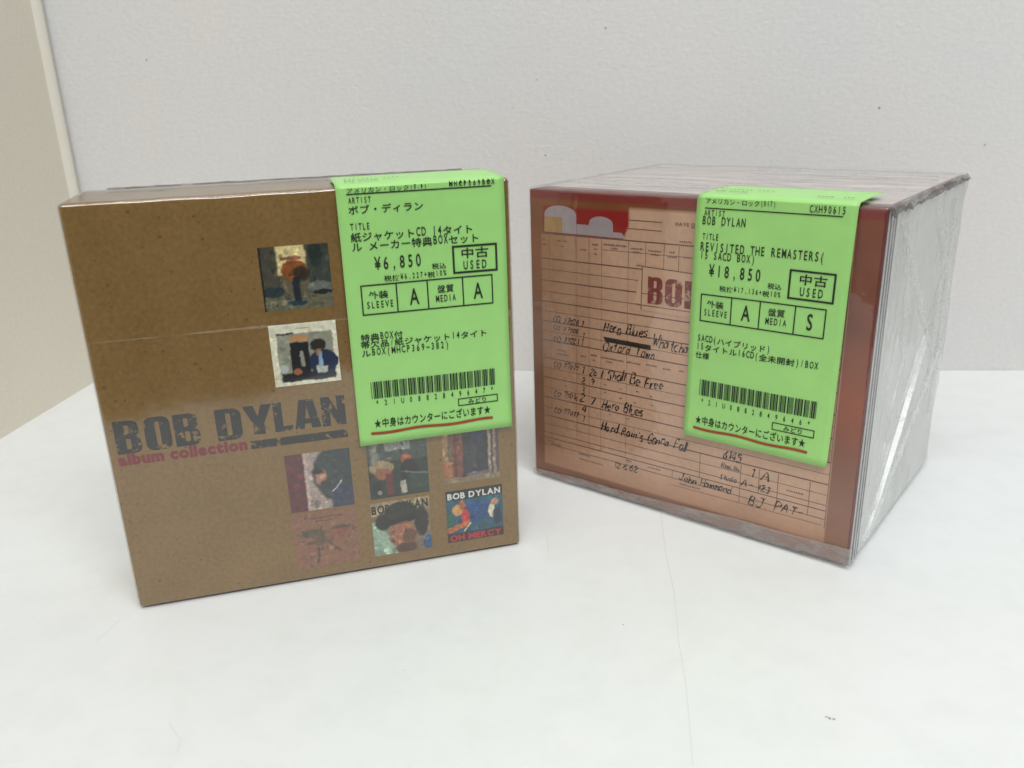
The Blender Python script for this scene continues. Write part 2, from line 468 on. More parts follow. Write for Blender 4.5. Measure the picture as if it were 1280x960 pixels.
# ------------------------------------------------------------------ small printed pictures (generic stand-ins)
def blobs(shapes, bg, seed, n=56, grain=.10):
    """returns colour(u,v): soft shapes painted in order; u right, v up"""
    rm = random.Random(seed * 31)
    micro = [(rm.random(), rm.random(), rm.uniform(.008, .05), rm.uniform(.008, .05), rm.uniform(-.5, .6)) for _ in range(110)]
    def col(u, v):
        u0, v0 = u, v
        u += .018 * noise.noise(Vector((u0 * 7, v0 * 7, seed + 3))) + .014 * noise.noise(Vector((u0 * 22, v0 * 22, seed + 5)))
        v += .018 * noise.noise(Vector((u0 * 7, v0 * 7, seed + 33))) + .014 * noise.noise(Vector((u0 * 22, v0 * 22, seed + 35)))
        c = list(bg[:3]) if len(bg) < 6 else [bg[i] * (1 - v) + bg[i + 3] * v for i in range(3)]
        for sh in shapes:
            kind, a, b_, p, q, colr, soft = sh
            if kind == 'r': dd = max(a - u, u - p, b_ - v, v - q)
            elif kind == 'e': dd = (math.hypot((u - a) / p, (v - b_) / q) - 1) * min(p, q)
            elif kind == 'l':     # thick line a,b -> p,q
                th = soft[1]; ax, ay = p - a, q - b_; t = max(0, min(1, ((u - a) * ax + (v - b_) * ay) / (ax * ax + ay * ay)))
                dd = math.hypot(u - a - ax * t, v - b_ - ay * t) - th
            sf = (soft if not isinstance(soft, tuple) else soft[0]) * .45
            k = max(0, min(1, .5 - dd / max(sf, .01)))
            for i in range(3): c[i] = c[i] * (1 - k) + colr[i] * k
        k2 = 1
        for a, b_, p, q, f in micro:
            if abs(u - a) < p and abs(v - b_) < q and ((u - a) / p) ** 2 + ((v - b_) / q) ** 2 < 1: k2 *= 1 + f * (grain * 8 if grain < .1 else 1)
        c = [x * max(.35, min(1.9, k2)) for x in c]
        g = 1 + grain * (2.2 * noise.noise(Vector((u0 * 10, v0 * 10, seed))) + 2.4 * noise.noise(Vector((u0 * 26, v0 * 26, seed + 9))))
        c = [max(0, x * g) ** 1.22 * 1.2 for x in c]
        return (c[0], c[1], c[2], 1)
    return col

def picture(parent, corners, colf, label, n=84, y=-.008):
    (x0, y1), (x1, y0) = corners
    mb = MB()
    for j in range(n + 1):
        for i in range(n + 1):
            u, v = i / n, j / n
            mb.v.append((x0 + (x1 - x0) * u, y, y0 + (y1 - y0) * v)); mb.c.append(colf(u, v))
    for j in range(n):
        for i in range(n):
            a = j * (n + 1) + i; mb.f.append((a, a + 1, a + n + 2, a + n + 1))
    o = mb.build('album_picture', M_print, parent); o['label'] = label
    return o
def c_(r, g, b): return lin(r, g, b)[:3]

# ================================================================== SETTING
WA, WY, LX, LA = -0.098, 51.6, -26.9, -0.093
corner = Vector((LX, WY + LX * math.tan(WA), 0))
tb = MB()
# top sheet (four-sided, meets the walls)
bx, by = math.cos(WA), math.sin(WA)
backR = corner + Vector((bx, by, 0)) * 110
sd = Vector((math.sin(LA), -math.cos(LA), 0))
FY = 5.0
sideF = corner + sd * ((corner.y - FY) / math.cos(LA))
t = MB()
top = [(sideF.x, FY, 0), (80, FY, 0), (backR.x, backR.y, 0), (corner.x, corner.y, 0)]
bot = [(x, y, -2.5) for x, y, z in top]
t.add(top + bot, [(0,1,2,3), (7,6,5,4), (1,0,4,5), (2,1,5,6), (3,2,6,7), (0,3,7,4)])
table = empty('table', (0, 0, 0), 0)
tag(table, 'white laminate tabletop the two boxes stand on', 'table')
t.build('tabletop', M_table, table)
e = MB(); slab(e, sideF.x + .05, FY - .22, -2.4, 79.9, FY - .01, -.12); e.build('edge_band', M_tedge, table)
for lx in (sideF.x + 6, 74):
    e = MB(); slab(e, lx, FY + 4, -72, lx + 4, FY + 8, -2.51); e.build('leg', M_tedge, table)

def pix(px, py, plane='table', d=0):
    """place a small blemish where the photograph shows it (photo pixels -> point on the surface)"""
    v = fw + r2 * ((px - 640) / 1054.1) + u2 * ((480 - py) / 1054.1)
    o = Vector((0, 0, 17.28))
    if plane == 'table': k = -o.z / v.z
    else:
        n = Vector((math.sin(WA), -math.cos(WA), 0)); k = (corner - o).dot(n) / v.dot(n)
    return o + v * k
# faint scratches and crumbs on the table
for pts, wd in (([(826, 640), (832, 690), (843, 742), (848, 800)], .035), ([(848, 800), (857, 852), (862, 905), (866, 958)], .03),
                ([(683, 668), (686, 692)], .03), ([(120, 802), (150, 775)], .03), ([(212, 905), (226, 925), (222, 940)], .03)):
    s_ = MB(); pp = [pix(*p) for p in pts]
    for a, b_ in zip(pp, pp[1:]):
        n = (b_ - a).cross(Vector((0, 0, 1))).normalized() * wd / 2
        s_.poly([(q.x, q.y, .006) for q in (a - n, b_ - n, b_ + n, a + n)])
    s_.build('scratch', M_scr, table)
def crumb(p, r, nrm, parent, name):
    mb = MB(); k = 7; tx = nrm.orthogonal().normalized(); ty = nrm.cross(tx)
    ring = []
    for i in range(k):
        a = i / k * 6.283; q = rnd.uniform(.7, 1.25) * r
        ring.append(p + tx * math.cos(a) * q + ty * math.sin(a) * q + nrm * .003)
    topv = p + nrm * r * .5
    mb.add(ring + [topv], [(i, (i + 1) % k, k) for i in range(k)])
    mb.build(name, M_mark, parent)
for px, py, r in ((1037, 898, .06), (1042, 899, .05), (1033, 896, .035), (779, 781, .03), (505, 838, .02)):
    crumb(pix(px, py), r, Vector((0, 0, 1)), table, 'crumb')

# back wall
bn = Vector((math.sin(WA), -math.cos(WA), 0))
bk = empty('back_wall', (corner.x, corner.y, 0), WA)
tag(bk, 'pale grey textured wall behind the two boxes', 'wall')
w_ = MB(); slab(w_, -1.5, .02, -72, 125, 6, 150); w_.build('wall_surface', M_back, bk)
for px, py, r in ((183, 75, .06), (757, 35, .055), (682, 194, .06), (1099, 135, .07), (1231, 181, .05), (671, 100, .04), (362, 102, .035), (640, 135, .03), (1190, 270, .04)):
    p = pix(px, py, 'wall') - corner
    loc = Vector((p.dot(Vector((bx, by, 0))), 0.018, p.z))
    crumb(loc, r, Vector((0, -1, 0)), bk, 'speck')
# side wall, its edge bead and the dark gap
sw = empty('side_wall', (corner.x, corner.y, 0), LA)
tag(sw, 'beige wall panel meeting the back wall at the left edge', 'wall')
w_ = MB(); slab(w_, -6, -120, -72, 0, -.55, 150); w_.build('wall_surface', M_side, sw)
w_ = MB()
for j, (za, zb) in enumerate(((-72, 150),)):
    k = 10; R = .42
    ring = [( -.05 + R * math.cos(a) , -.50 + R * math.sin(a)) for a in [(-90 + 180 * i / k) * math.pi / 180 for i in range(k + 1)]]
    zs = [za + (zb - za) * i / 60 for i in range(61)]
    rows = []
    for z in zs:
        wv = .03 * noise.noise(Vector((0, 0, z * .35)))
        rows.append([len(w_.v) + i for i in range(k + 1)])
        w_.v += [(x + wv, y, z) for x, y in ring]
    for a, b_ in zip(rows, rows[1:]):
        for i in range(k): w_.f.append((a[i], a[i+1], b_[i+1], b_[i]))
w_.build('corner_bead', M_bead, sw, True)

# ================================================================== BOX ONE: kraft album box
W1, D1, H1 = 14.135, 4.06, 14.2
b1 = empty('kraft_box', (-13.558, 25.966, 0.10), 0.262)
tag(b1, 'brown kraft cardboard box with black BOB DYLAN lettering and small album pictures', 'box')
mb = rounded_box(W1, D1, H1, .08, 0, .8)
mb.build('carton', M_kraft, b1, True)
F = lambda x, z, o=0: (x, -.008 - o, z)

tl = MB()
for ch, x0, x1, y0, y1 in (('B', .28, 1.08, 5.92, 7.10), ('O', 1.22, 2.04, 5.92, 7.12), ('B', 2.15, 2.96, 5.94, 7.10),
                           ('D', 3.50, 4.34, 5.95, 7.10), ('Y', 4.42, 5.38, 6.02, 7.10), ('L', 5.42, 6.03, 6.02, 7.10),
                           ('A', 6.10, 7.0, 6.02, 7.10), ('N', 7.05, 7.88, 6.0, 7.10)):
    V, Fc, bb = condensed(ch)
    tl.add([F(x0 + (vx - bb[0]) / (bb[1] - bb[0]) * (x1 - x0), y0 + (vy - bb[2]) / (bb[3] - bb[2]) * (y1 - y0)) for vx, vy in V], Fc)
tl.build('title_lettering', M_title, b1)['label'] = 'black distressed BOB DYLAN title'
tl = MB(); fit_letters(tl, F, 'album collection', .24, 4.42, 5.50, .44, .002, .062, .04)
tl.build('subtitle_lettering', M_redink, b1)['label'] = 'red album collection subtitle'
tl = MB(); quad(tl, F, 4.54, 5.50, 7.89, 5.80)
tl.build('ink_bar', M_title, b1)['label'] = 'worn black bar under the title'

k_ = c_(150, 118, 70)
A = 'r e l'
pics = [
 # pale sky between dark sides, rust-coloured tree, dark car-like hedges
 (((5.60, 12.48), (7.86, 10.33)), blobs([
   ('r', -.1, .25, .26, 1.1, c_(88, 84, 70), .06), ('r', .68, .2, 1.1, 1.1, c_(74, 80, 72), .08), ('e', .8, .85, .1, .2, c_(40, 52, 44), .1), ('r', .25, .55, .66, 1.1, c_(222, 208, 158), .06),
   ('r', .3, .78, .6, .83, c_(150, 100, 80), .03), ('r', -.1, -.1, 1.1, .25, c_(120, 118, 96), .05),
   ('e', .14, .3, .17, .09, c_(50, 66, 70), .04), ('e', .84, .33, .19, .09, c_(120, 126, 116), .05), ('e', .86, .25, .14, .04, c_(30, 32, 34), .03),
   ('e', .48, .62, .19, .16, c_(150, 92, 38), .06), ('e', .57, .56, .12, .12, c_(66, 50, 28), .08), ('r', .44, .08, .54, .5, c_(28, 44, 52), .03), ('e', .49, .1, .14, .04, c_(36, 70, 84), .04),
   ('r', -.1, .0, .03, 1.1, c_(34, 30, 24), .02)], c_(112, 104, 84), 1), 'picture of pale sky over a street'),
 (((5.62, 9.85), (7.85, 7.66)), blobs([
   ('r', .10, .06, .93, .84, c_(158, 158, 142), .02), ('r', .12, .06, .93, .20, c_(26, 28, 34), .05), ('r', .28, .12, .56, .70, c_(18, 18, 22), .03), ('r', .42, .30, .47, .55, c_(160, 156, 146), .02),
   ('r', .30, .71, .56, .80, c_(196, 152, 108), .03), ('e', .76, .34, .22, .21, c_(34, 52, 88), .04), ('r', .66, .16, .82, .28, c_(196, 200, 190), .04), ('r', .69, .28, .75, .5, c_(150, 178, 196), .03),
   ('e', .70, .62, .12, .10, c_(52, 40, 30), .05), ('r', .66, .46, .74, .56, c_(176, 140, 112), .03), ('e', .36, .22, .06, .05, c_(180, 120, 86), .03), ('e', .16, .28, .06, .06, c_(190, 196, 190), .04),
   ('r', .10, .835, .36, .86, c_(40, 40, 40), .01), ('r', .42, .92, .6, .93, c_(120, 120, 110), .01)], c_(226, 222, 202), 2, grain=.05), 'picture with wide white border and blue shape'),
 (((5.59, 5.08), (7.87, 2.80)), blobs([
   ('r', -.1, -.1, 1.1, 1.1, c_(176, 160, 152), .02), ('e', .80, .60, .40, .50, c_(66, 74, 74), .1), ('r', .66, -.1, 1.1, .40, c_(70, 72, 96), .12), ('e', .52, .56, .09, .14, c_(176, 136, 112), .05), ('e', .48, .66, .08, .05, c_(58, 46, 44), .04),
   ('e', .58, .45, .08, .05, c_(80, 66, 64), .05), ('l', .68, .28, .83, .46, c_(206, 196, 190), (.02, .008)), ('r', .28, .0, .33, 1.0, c_(196, 176, 166), .02), ('r', -.1, -.1, .27, 1.1, c_(112, 56, 62), .02)], c_(180, 160, 150), 3), 'picture with dark red band at its left'),
 (((5.57, 2.72), (7.88, .44)), blobs([
   ('r', -.1, -.1, 1.1, 1.1, c_(152, 112, 88), .02), ('e', .30, .62, .20, .07, c_(104, 92, 74), .08), ('e', .74, .66, .17, .05, c_(100, 88, 76), .08), ('e', .72, .58, .16, .07, c_(158, 98, 84), .08), ('l', .36, .62, .7, .24, c_(112, 88, 72), (.04, .02)), ('l', .2, .45, .5, .44, c_(100, 86, 70), (.05, .02)),
   ('e', .40, .50, .10, .12, c_(118, 96, 76), .08), ('l', .33, .08, .37, .34, c_(88, 78, 64), (.04, .018)), ('l', .44, .72, .42, .3, c_(96, 84, 68), (.04, .012)), ('r', .18, .88, .78, .9, c_(104, 74, 60), .015), ('r', .34, .82, .6, .84, c_(112, 80, 64), .015)], k_, 4, grain=.07), 'faint brown sketch picture'),
 (((8.47, 5.2), (10.68, 2.86)), blobs([
   ('r', -.1, .62, 1.1, 1.1, c_(84, 92, 86), .1), ('r', .30, .80, .72, .95, c_(156, 158, 150), .04), ('r', .05, .5, .2, .96, c_(140, 140, 128), .12), ('e', .22, .52, .20, .12, c_(168, 150, 118), .06), ('e', .24, .42, .14, .10, c_(156, 104, 76), .06),
   ('r', .28, .04, .40, .42, c_(122, 52, 48), .04), ('e', .64, .63, .09, .09, c_(176, 106, 82), .05), ('e', .68, .42, .16, .20, c_(30, 30, 30), .06), ('r', .52, .04, .62, .26, c_(184, 176, 162), .04), ('r', .66, .10, 1.0, .36, c_(58, 76, 64), .08),
   ('e', .12, .16, .10, .14, c_(28, 36, 30), .04), ('e', .16, .10, .04, .04, c_(150, 150, 140), .03), ('l', .55, .42, .98, .34, c_(120, 132, 120), (.03, .012))], c_(52, 62, 54), 5), 'dark green and tan picture'),
 (((8.43, 2.70), (10.63, .47)), blobs([
   ('r', -.1, .74, 1.1, 1.1, c_(168, 150, 118), .05), ('r', -.1, -.1, .22, .5, c_(150, 168, 152), .1), ('l', .02, .55, .35, .02, c_(164, 184, 164), (.06, .10)), ('e', .50, .74, .30, .22, c_(58, 52, 44), .06), ('e', .18, .62, .12, .16, c_(50, 46, 40), .06), ('e', .85, .55, .12, .28, c_(52, 46, 42), .06),
   ('e', .50, .34, .22, .26, c_(168, 118, 90), .10), ('l', .24, .58, .72, .66, c_(34, 32, 32), (.08, .05)), ('e', .62, .30, .12, .14, c_(120, 84, 66), .08), ('e', .55, .08, .2, .10, c_(100, 68, 54), .08), ('e', .95, .12, .10, .14, c_(60, 96, 132), .06)], c_(140, 122, 98), 6), 'dark boulder picture in tan light'),
 (((11.26, 5.2), (13.44, 3.04)), blobs([
   ('r', -.1, -.1, .10, 1.1, c_(160, 132, 98), .03), ('r', -.1, .12, .16, .40, c_(172, 118, 76), .04), ('r', .16, -.1, .36, 1.1, c_(134, 86, 72), .04), ('r', .20, -.1, .23, 1.1, c_(110, 66, 56), .03), ('r', .36, .12, .80, 1.1, c_(62, 62, 70), .03), ('r', .40, .2, .6, .7, c_(78, 76, 80), .08), ('e', .62, .86, .14, .05, c_(60, 66, 110), .05),
   ('r', .80, .08, .85, 1.1, c_(168, 152, 132), .02), ('r', .85, .08, .89, 1.1, c_(90, 80, 84), .02), ('r', .89, .08, .94, 1.1, c_(160, 142, 128), .02), ('r', .94, .1, .99, 1.1, c_(100, 88, 90), .02), ('r', -.1, -.1, 1.1, .10, c_(148, 132, 106), .04), ('e', .62, .14, .22, .04, c_(120, 106, 122), .04)], c_(120, 104, 84), 7), 'picture of a dark window with striped frame'),
 (((11.27, 2.72), (13.50, .52)), blobs([
   ('r', -.1, .83, 1.1, 1.1, c_(26, 26, 28), .02), ('r', .0, .17, 1.1, .81, c_(34, 100, 122), .03), ('e', .5, .55, .3, .2, c_(34, 84, 134), .1), ('r', .0, .3, .1, .6, c_(46, 106, 82), .08), ('e', .20, .62, .10, .11, c_(206, 162, 104), .04), ('e', .33, .48, .07, .14, c_(196, 62, 60), .04), ('e', .28, .70, .05, .1, c_(176, 106, 70), .04),
   ('l', .04, .24, .36, .34, c_(196, 122, 62), (.04, .05)), ('l', .30, .20, .42, .34, c_(214, 200, 176), (.02, .016)), ('e', .80, .52, .055, .15, c_(222, 212, 184), .03), ('e', .86, .68, .07, .07, c_(188, 142, 112), .04), ('e', .90, .40, .08, .16, c_(36, 56, 88), .04), ('l', .50, .24, .9, .22, c_(70, 92, 98), (.04, .02)), ('r', -.1, -.1, 1.1, .16, c_(60, 26, 26), .03)], c_(46, 40, 36), 8), 'teal picture with white and red lettering'),
]
objs = [picture(b1, p, f, l) for p, f, l in pics]
t_ = MB(); fit_letters(t_, F, 'BOB', 8.45, 9.15, 2.22, .36, .006, .045, .06); fit_letters(t_, F, 'DYLAN', 9.35, 10.58, 2.26, .36, .006, .045, .06)
t_.build('lettering', M_black, objs[5])
t_ = MB(); fit_letters(t_, F, 'BOB DYLAN', 11.34, 13.42, 2.36, .26, .006, .04, .08); t_.build('lettering', M_white, objs[7])
t_ = MB(); fit_letters(t_, F, 'OH MERCY', 11.36, 13.42, .56, .27, .006, .045, .06); t_.build('lettering', M_redtxt, objs[7])

def d1(p, n):
    x, y, z = p
    d = .020 * noise.noise(Vector((x * .35, y * .35, z * .35 + 3)))
    if n.y < -.5:
        zc = 9.95 + .02 * x - .003 * x * x + .03 * math.sin(x * 1.7)
        d += .028 * math.exp(-((z - zc) / .06) ** 2) - .01 * math.exp(-((z - zc + .2) / .1) ** 2)
        d += .03 * math.exp(-((z - 13.2 - .1 * math.sin(x)) / .25) ** 2) * max(0, math.sin(x * .8))
        d += .02 * math.exp(-((x - 1.0 - .05 * z) / .25) ** 2)
    if n.z > .5: d += .02 * noise.noise(Vector((x * .5, y * 1.2, 5)))
    return d
fm = rounded_box(W1, D1, H1 , .17, .05, .14, d1, True)
fm.f = [f for f in fm.f if sum(fm.v[i][2] for i in f) / 4 > .03]
wrap = fm.build('plastic_wrap', M_film, b1, True)
wrap['label'] = 'tight clear shrink film'
# welded seam of the film, lying on the top near the back edge
def ribbon(pts_a, pts_b, name, matl, parent, sub=3):
    mb = MB(); rows = []
    for a, b_ in zip(pts_a, pts_b):
        rows.append([len(mb.v) + i for i in range(sub + 1)])
        a, b_ = Vector(a), Vector(b_)
        for i in range(sub + 1): mb.v.append(tuple(a.lerp(b_, i / sub)))
    for r1, r2_ in zip(rows, rows[1:]):
        for i in range(sub): mb.f.append((r1[i], r2_[i], r2_[i+1], r1[i+1]))
    return mb.build(name, matl, parent, True)
n = 90
pa, pb = [], []
for i in range(n + 1):
    x = .9 + (W1 - 1.8) * i / n
    j1 = .10 * noise.noise(Vector((x * 1.2, 0, 1))); j2 = .12 * noise.noise(Vector((x * 2.2, 3, 1)))
    pa.append((x, 3.1 + j1, H1 + .09)); pb.append((x, 3.45 + j1, H1 + .13 + j2 * .15))
ribbon(pa, pb, 'seam', M_crumple, wrap, 3)

lines1 = [
 ('アメリカン・ロック(017)', .06, .53, .025, .018), ('MHCP369BOX', .66, .945, .025, .023),
 ('ARTIST', .065, .20, .063, .021), ('ボブ・ディラン', .06, .505, .098, .030),
 ('TITLE', .062, .18, .158, .024), ('紙ジャケットCD 14タイト', .06, .80, .196, .032), ('ル メーカー特典BOXセット', .06, .835, .231, .032),
 ('¥6,850', .18, .475, .308, .046), ('税込', .53, .62, .322, .021), ('税抜¥6,227+税10%', .235, .62, .352, .021),
 ('中古', .71, .89, .288, .038), ('USED', .72, .875, .335, .032),
 ('外装', .135, .255, .413, .028), ('SLEEVE', .115, .285, .452, .026), ('A', .36, .46, .452, .062), ('盤質', .555, .66, .413, .028), ('MEDIA', .54, .67, .452, .026), ('A', .76, .86, .452, .062),
 ('特典BOX付', .065, .325, .574, .027), ('帯欠品/紙ジャケット14タイト', .06, .86, .602, .027), ('ルBOX(MHCP369~382)', .06, .61, .636, .027),
 ('*21U0882849647*', .105, .90, .842, .022), ('みどり', .71, .84, .876, .020),
 ('★中身はカウンターにございます★', .10, .86, .928, .036),
 ('BOB DYLAN', .06, .26, -.045, .02), ('02250075 4007', .06, .40, -.09, .02),
]
price_sticker(b1, 8.27, 5.68, H1 + .02, 9.17, 2.5, 0.0, .10, dict(lines=lines1, gx=(.09, .305, .495, .715, .905), gy=(.362, .478), used=(.66, .243, .94, .350), midori=(.645, .852, .91, .884), rule=.029, code='*21U0882849647*', uy=.953),
              'green price sticker reading 6,850 yen')

# ================================================================== BOX TWO: maroon tape-label box in a clear bag
W2, D2, H2 = 14.39, 11.407, 13.086
b2 = empty('printed_box', (.984, 36.151, 0.12), -0.673)
tag(b2, 'red and tan box printed like a handwritten tape label, in crumpled clear film', 'box')
rounded_box(W2, D2, H2, .07, 0, .9).build('carton', M_carton, b2, True)

def cover(u, v):
    x, z = u * (W2 - .14) + .07, v * (H2 - .14) + .07
    f = lambda s: noise.noise(Vector((x * s, z * s, 12.3)))
    top_, left, right = c_(132, 44, 42), c_(132, 76, 36), c_(126, 66, 44)
    c = [.0, .0, .0]
    # border leather-brown, ochre at lower left, rust at right middle
    rust = max(0, 1 - abs(z - 6.3) / 2.6); pale = max(0, min(1, (5.2 - z) / 3))
    colr = [right[i] * (1 + .25 * f(.9)) for i in range(3)]
    r1 = c_(158, 72, 28); r3 = c_(148, 100, 78)
    colr = [colr[i] * (1 - rust * .8) + r1[i] * rust * .8 for i in range(3)]
    colr = [colr[i] * (1 - pale) + r3[i] * pale for i in range(3)]
    coll = [left[i] * (1 + .22 * f(.8)) for i in range(3)]
    k = max(0, min(1, (x - 4) / 6)); c = [coll[i] * (1 - k) + colr[i] * k for i in range(3)]
    kk = max(0, min(1, .5 + (z - 12.72) / .12))
    c = [c[i] * (1 - kk) + top_[i] * kk for i in range(3)]
    # bright red field, with a slanted left side
    rd = max(.62 + .1 * math.sin((12.8 - z) * 1.6) - x, x - 5.1, 11.2 - z, z - 12.42)
    kk = max(0, min(1, .5 - rd / .05)); rr_ = c_(150, 14, 16)
    c = [c[i] * (1 - kk) + rr_[i] * kk for i in range(3)]
    # the form itself
    pl = .55 if z < 11.3 else 4.85 - max(0, (11.9 - z)) * .45
    pd = max(pl - x, x - 13.45, .62 - z, z - (11.31 if x < 4.3 else 12.56))
    kk = max(0, min(1, .5 - pd / .06))
    warm = max(0, min(1, (4.2 - x) / 3.6)); wl = max(0, min(1, (1.9 - z) / 1.2))
    p1, p2, p3 = c_(206, 166, 140), c_(164, 116, 76), c_(172, 120, 84)
    pc = [p1[i] * (1 - warm) + p2[i] * warm for i in range(3)]
    pc = [pc[i] * (1 - wl * .7) + p3[i] * wl * .7 for i in range(3)]
    g = 1 + .10 * noise.noise(Vector((x * .7, z * .5, 2.2))) + .04 * noise.noise(Vector((x * 5, z * 5, 2.2)))
    c = [c[i] * (1 - kk) + pc[i] * g * kk for i in range(3)]
    return (c[0], c[1], c[2], 1)
mb = MB(); nx, nz = 190, 170
for j in range(nz + 1):
    for i in range(nx + 1):
        u, v = i / nx, j / nz
        mb.v.append((u * (W2 - .14) + .07, -.006, v * (H2 - .14) + .07)); mb.c.append(cover(u, v))
for j in range(nz):
    for i in range(nx):
        a = j * (nx + 1) + i; mb.f.append((a, a + 1, a + nx + 2, a + nx + 1))
pr = mb.build('cover_print', M_cover, b2); pr['label'] = 'tan tape form printed on red and brown'
G = lambda x, z, o=0: (x, -.012 - o, z)
# white label tabs in the red field
M_tab = m_flat('grey_tab_print', (0.40, 0.34, 0.36, 1), .5, .05)
M_tan = m_flat('ochre_tab_print', (0.44, 0.26, 0.10, 1), .5, .08)
tb_ = MB()
def tab(cx, r, z0, z1, x0, x1):
    pts = [G(x0, z0), G(x1, z0), G(x1, z1)]
    for i in range(0, 13):
        a = math.pi * i / 12; pts.append(G(cx + r * math.cos(a), z1 + (.36 if r > .7 else .28) * math.sin(a)))
    pts.append(G(x0, z1)); tb_.poly(pts)
tab(1.58, .80, 11.36, 12.12, .78, 2.38)
tb_.poly([G(2.39, 11.36), G(4.74, 11.36), G(4.52, 11.58), G(4.13, 11.58), G(4.12, 11.83), G(3.0, 11.83), G(2.96, 11.78), G(2.39, 11.78)])
tab(3.56, .56, 11.832, 11.88, 3.0, 4.12)
o = tb_.build('tab_print', M_tab, pr)
tb_ = MB(); tb_.poly([G(.75, 11.37, .003), G(1.68, 11.37, .003), G(1.68, 12.0, .003), G(.78, 12.0, .003)]); tb_.build('tab_print', M_tan, pr)

# ruled lines of the form
ru = MB()
def hline(x0, x1, z0, z1=None, t=.035):
    z1 = z0 if z1 is None else z1
    n_ = max(2, int((x1 - x0) / 1.2)); k = len(ru.f)
    for i in range(n_):
        a, b_ = i / n_, (i + 1) / n_
        xa, xb = x0 + (x1 - x0) * a, x0 + (x1 - x0) * b_; za, zb = z0 + (z1 - z0) * a, z0 + (z1 - z0) * b_
        ru.poly([G(xa, za - t / 2), G(xb, zb - t / 2), G(xb, zb + t / 2), G(xa, za + t / 2)])
def vline(x, z0, z1, t=.022):
    ru.poly([G(x - t / 2, z0, .002), G(x + t / 2, z0, .002), G(x + t / 2, z1, .002), G(x - t / 2, z1, .002)])
hline(.55, 13.4, 11.28, 11.36, .05)
for z, t in ((10.22, .05), (9.76, .025), (9.27, .05), (8.79, .025), (8.35, .05), (7.92, .025), (7.47, .05), (7.02, .022), (6.60, .05), (5.78, .045), (5.32, .02), (4.87, .045), (4.4, .02), (3.92, .045), (3.45, .02), (3.03, .05), (2.62, .022), (2.2, .03), (1.95, .04), (1.62, .03)):
    hline(.55, 13.4, z, z + (.02 if t > .03 else 0), t)
hline(4.78, 6.30, 12.11); hline(4.76, 6.29, 11.78); hline(3.63, 7.7, 10.84, 10.88, .02); hline(7.0, 13.3, 1.30, 1.36, .02)
hline(7.5, 13.3, 12.0, 12.0, .03)
for x in (1.0, 2.36, 3.0, 3.6, 4.85, 5.62, 6.42, 7.05, 7.8, 8.6):
    vline(x, 10.22, 11.28); 
    if x < 5: vline(x, 1.96, 10.2, .012)
for x, a, b_ in ((8.31, 1.95, 3.0), (10.05, 1.33, 3.0), (10.8, 1.96, 3.0), (11.55, 1.5, 3.0), (12.76, 1.6, 3.0), (13.42, 1.3, 11.3), (.56, 1.3, 11.28), (7.1, 1.62, 1.95)):
    vline(x, a, b_, .025)
ru.build('form_rules', M_rule, pr)
# illegible small print of the form: short ink dashes
sm = MB()
def dash(x, z, w=.3, t=.07):
    x0 = x - w / 2
    while x0 < x + w / 2:
        l = rnd.uniform(.03, .07); q = t * rnd.uniform(.7, 1.1)
        sm.poly([G(x0, z, .004), G(x0 + l, z, .004), G(x0 + l + rnd.uniform(-.01, .01), z + q, .004), G(x0 + .01, z + q, .004)])
        x0 += l + .02
for x, z, w in ((.72, 11.0, .14), (.72, 10.78, .26), (1.66, 11.0, .5), (1.66, 10.78, .18), (2.7, 10.72, .26), (3.3, 10.98, .3), (3.3, 10.8, .12), (3.3, 10.6, .1), (4.2, 11.03, 1.05), (4.2, 10.9, .3), (5.22, 10.98, .55), (5.2, 10.84, .3), (6.0, 10.96, .55), (6.02, 10.82, .35), (6.75, 10.98, .2), (6.75, 10.8, .4), (7.4, 10.84, .28),
                (1.55, 6.2, .4), (1.6, 6.03, .6), (.68, 6.1, .12), (.68, 5.86, .12), (2.7, 6.13, .25), (3.25, 6.26, .3), (3.25, 6.05, .12), (4.15, 6.25, 1.1), (4.0, 6.1, .3), (5.15, 6.26, .6), (6.0, 6.3, .5), (6.7, 6.27, .35), (7.35, 6.3, .25),
                (.85, 1.76, .35), (1.2, 1.66, .5), (2.75, 1.52, .55), (3.1, 1.28, 1.2), (5.0, 1.82, .25), (6.25, 1.78, .6), (7.3, 11.42, .5), (7.9, 1.42, .9), (12.2, 2.38, .6), (5.35, 10.33, .3), (9.6, 2.66, .8)):
    dash(x, z, w)
tag(sm.build('small_print', M_rule, pr), kind='stuff')
hd = MB(); fit_letters(hd, G, 'HAVE DU', 6.86, 7.80, 12.03, .14, .003, .03, .1); hd.build('heading_lettering', M_rule, pr)
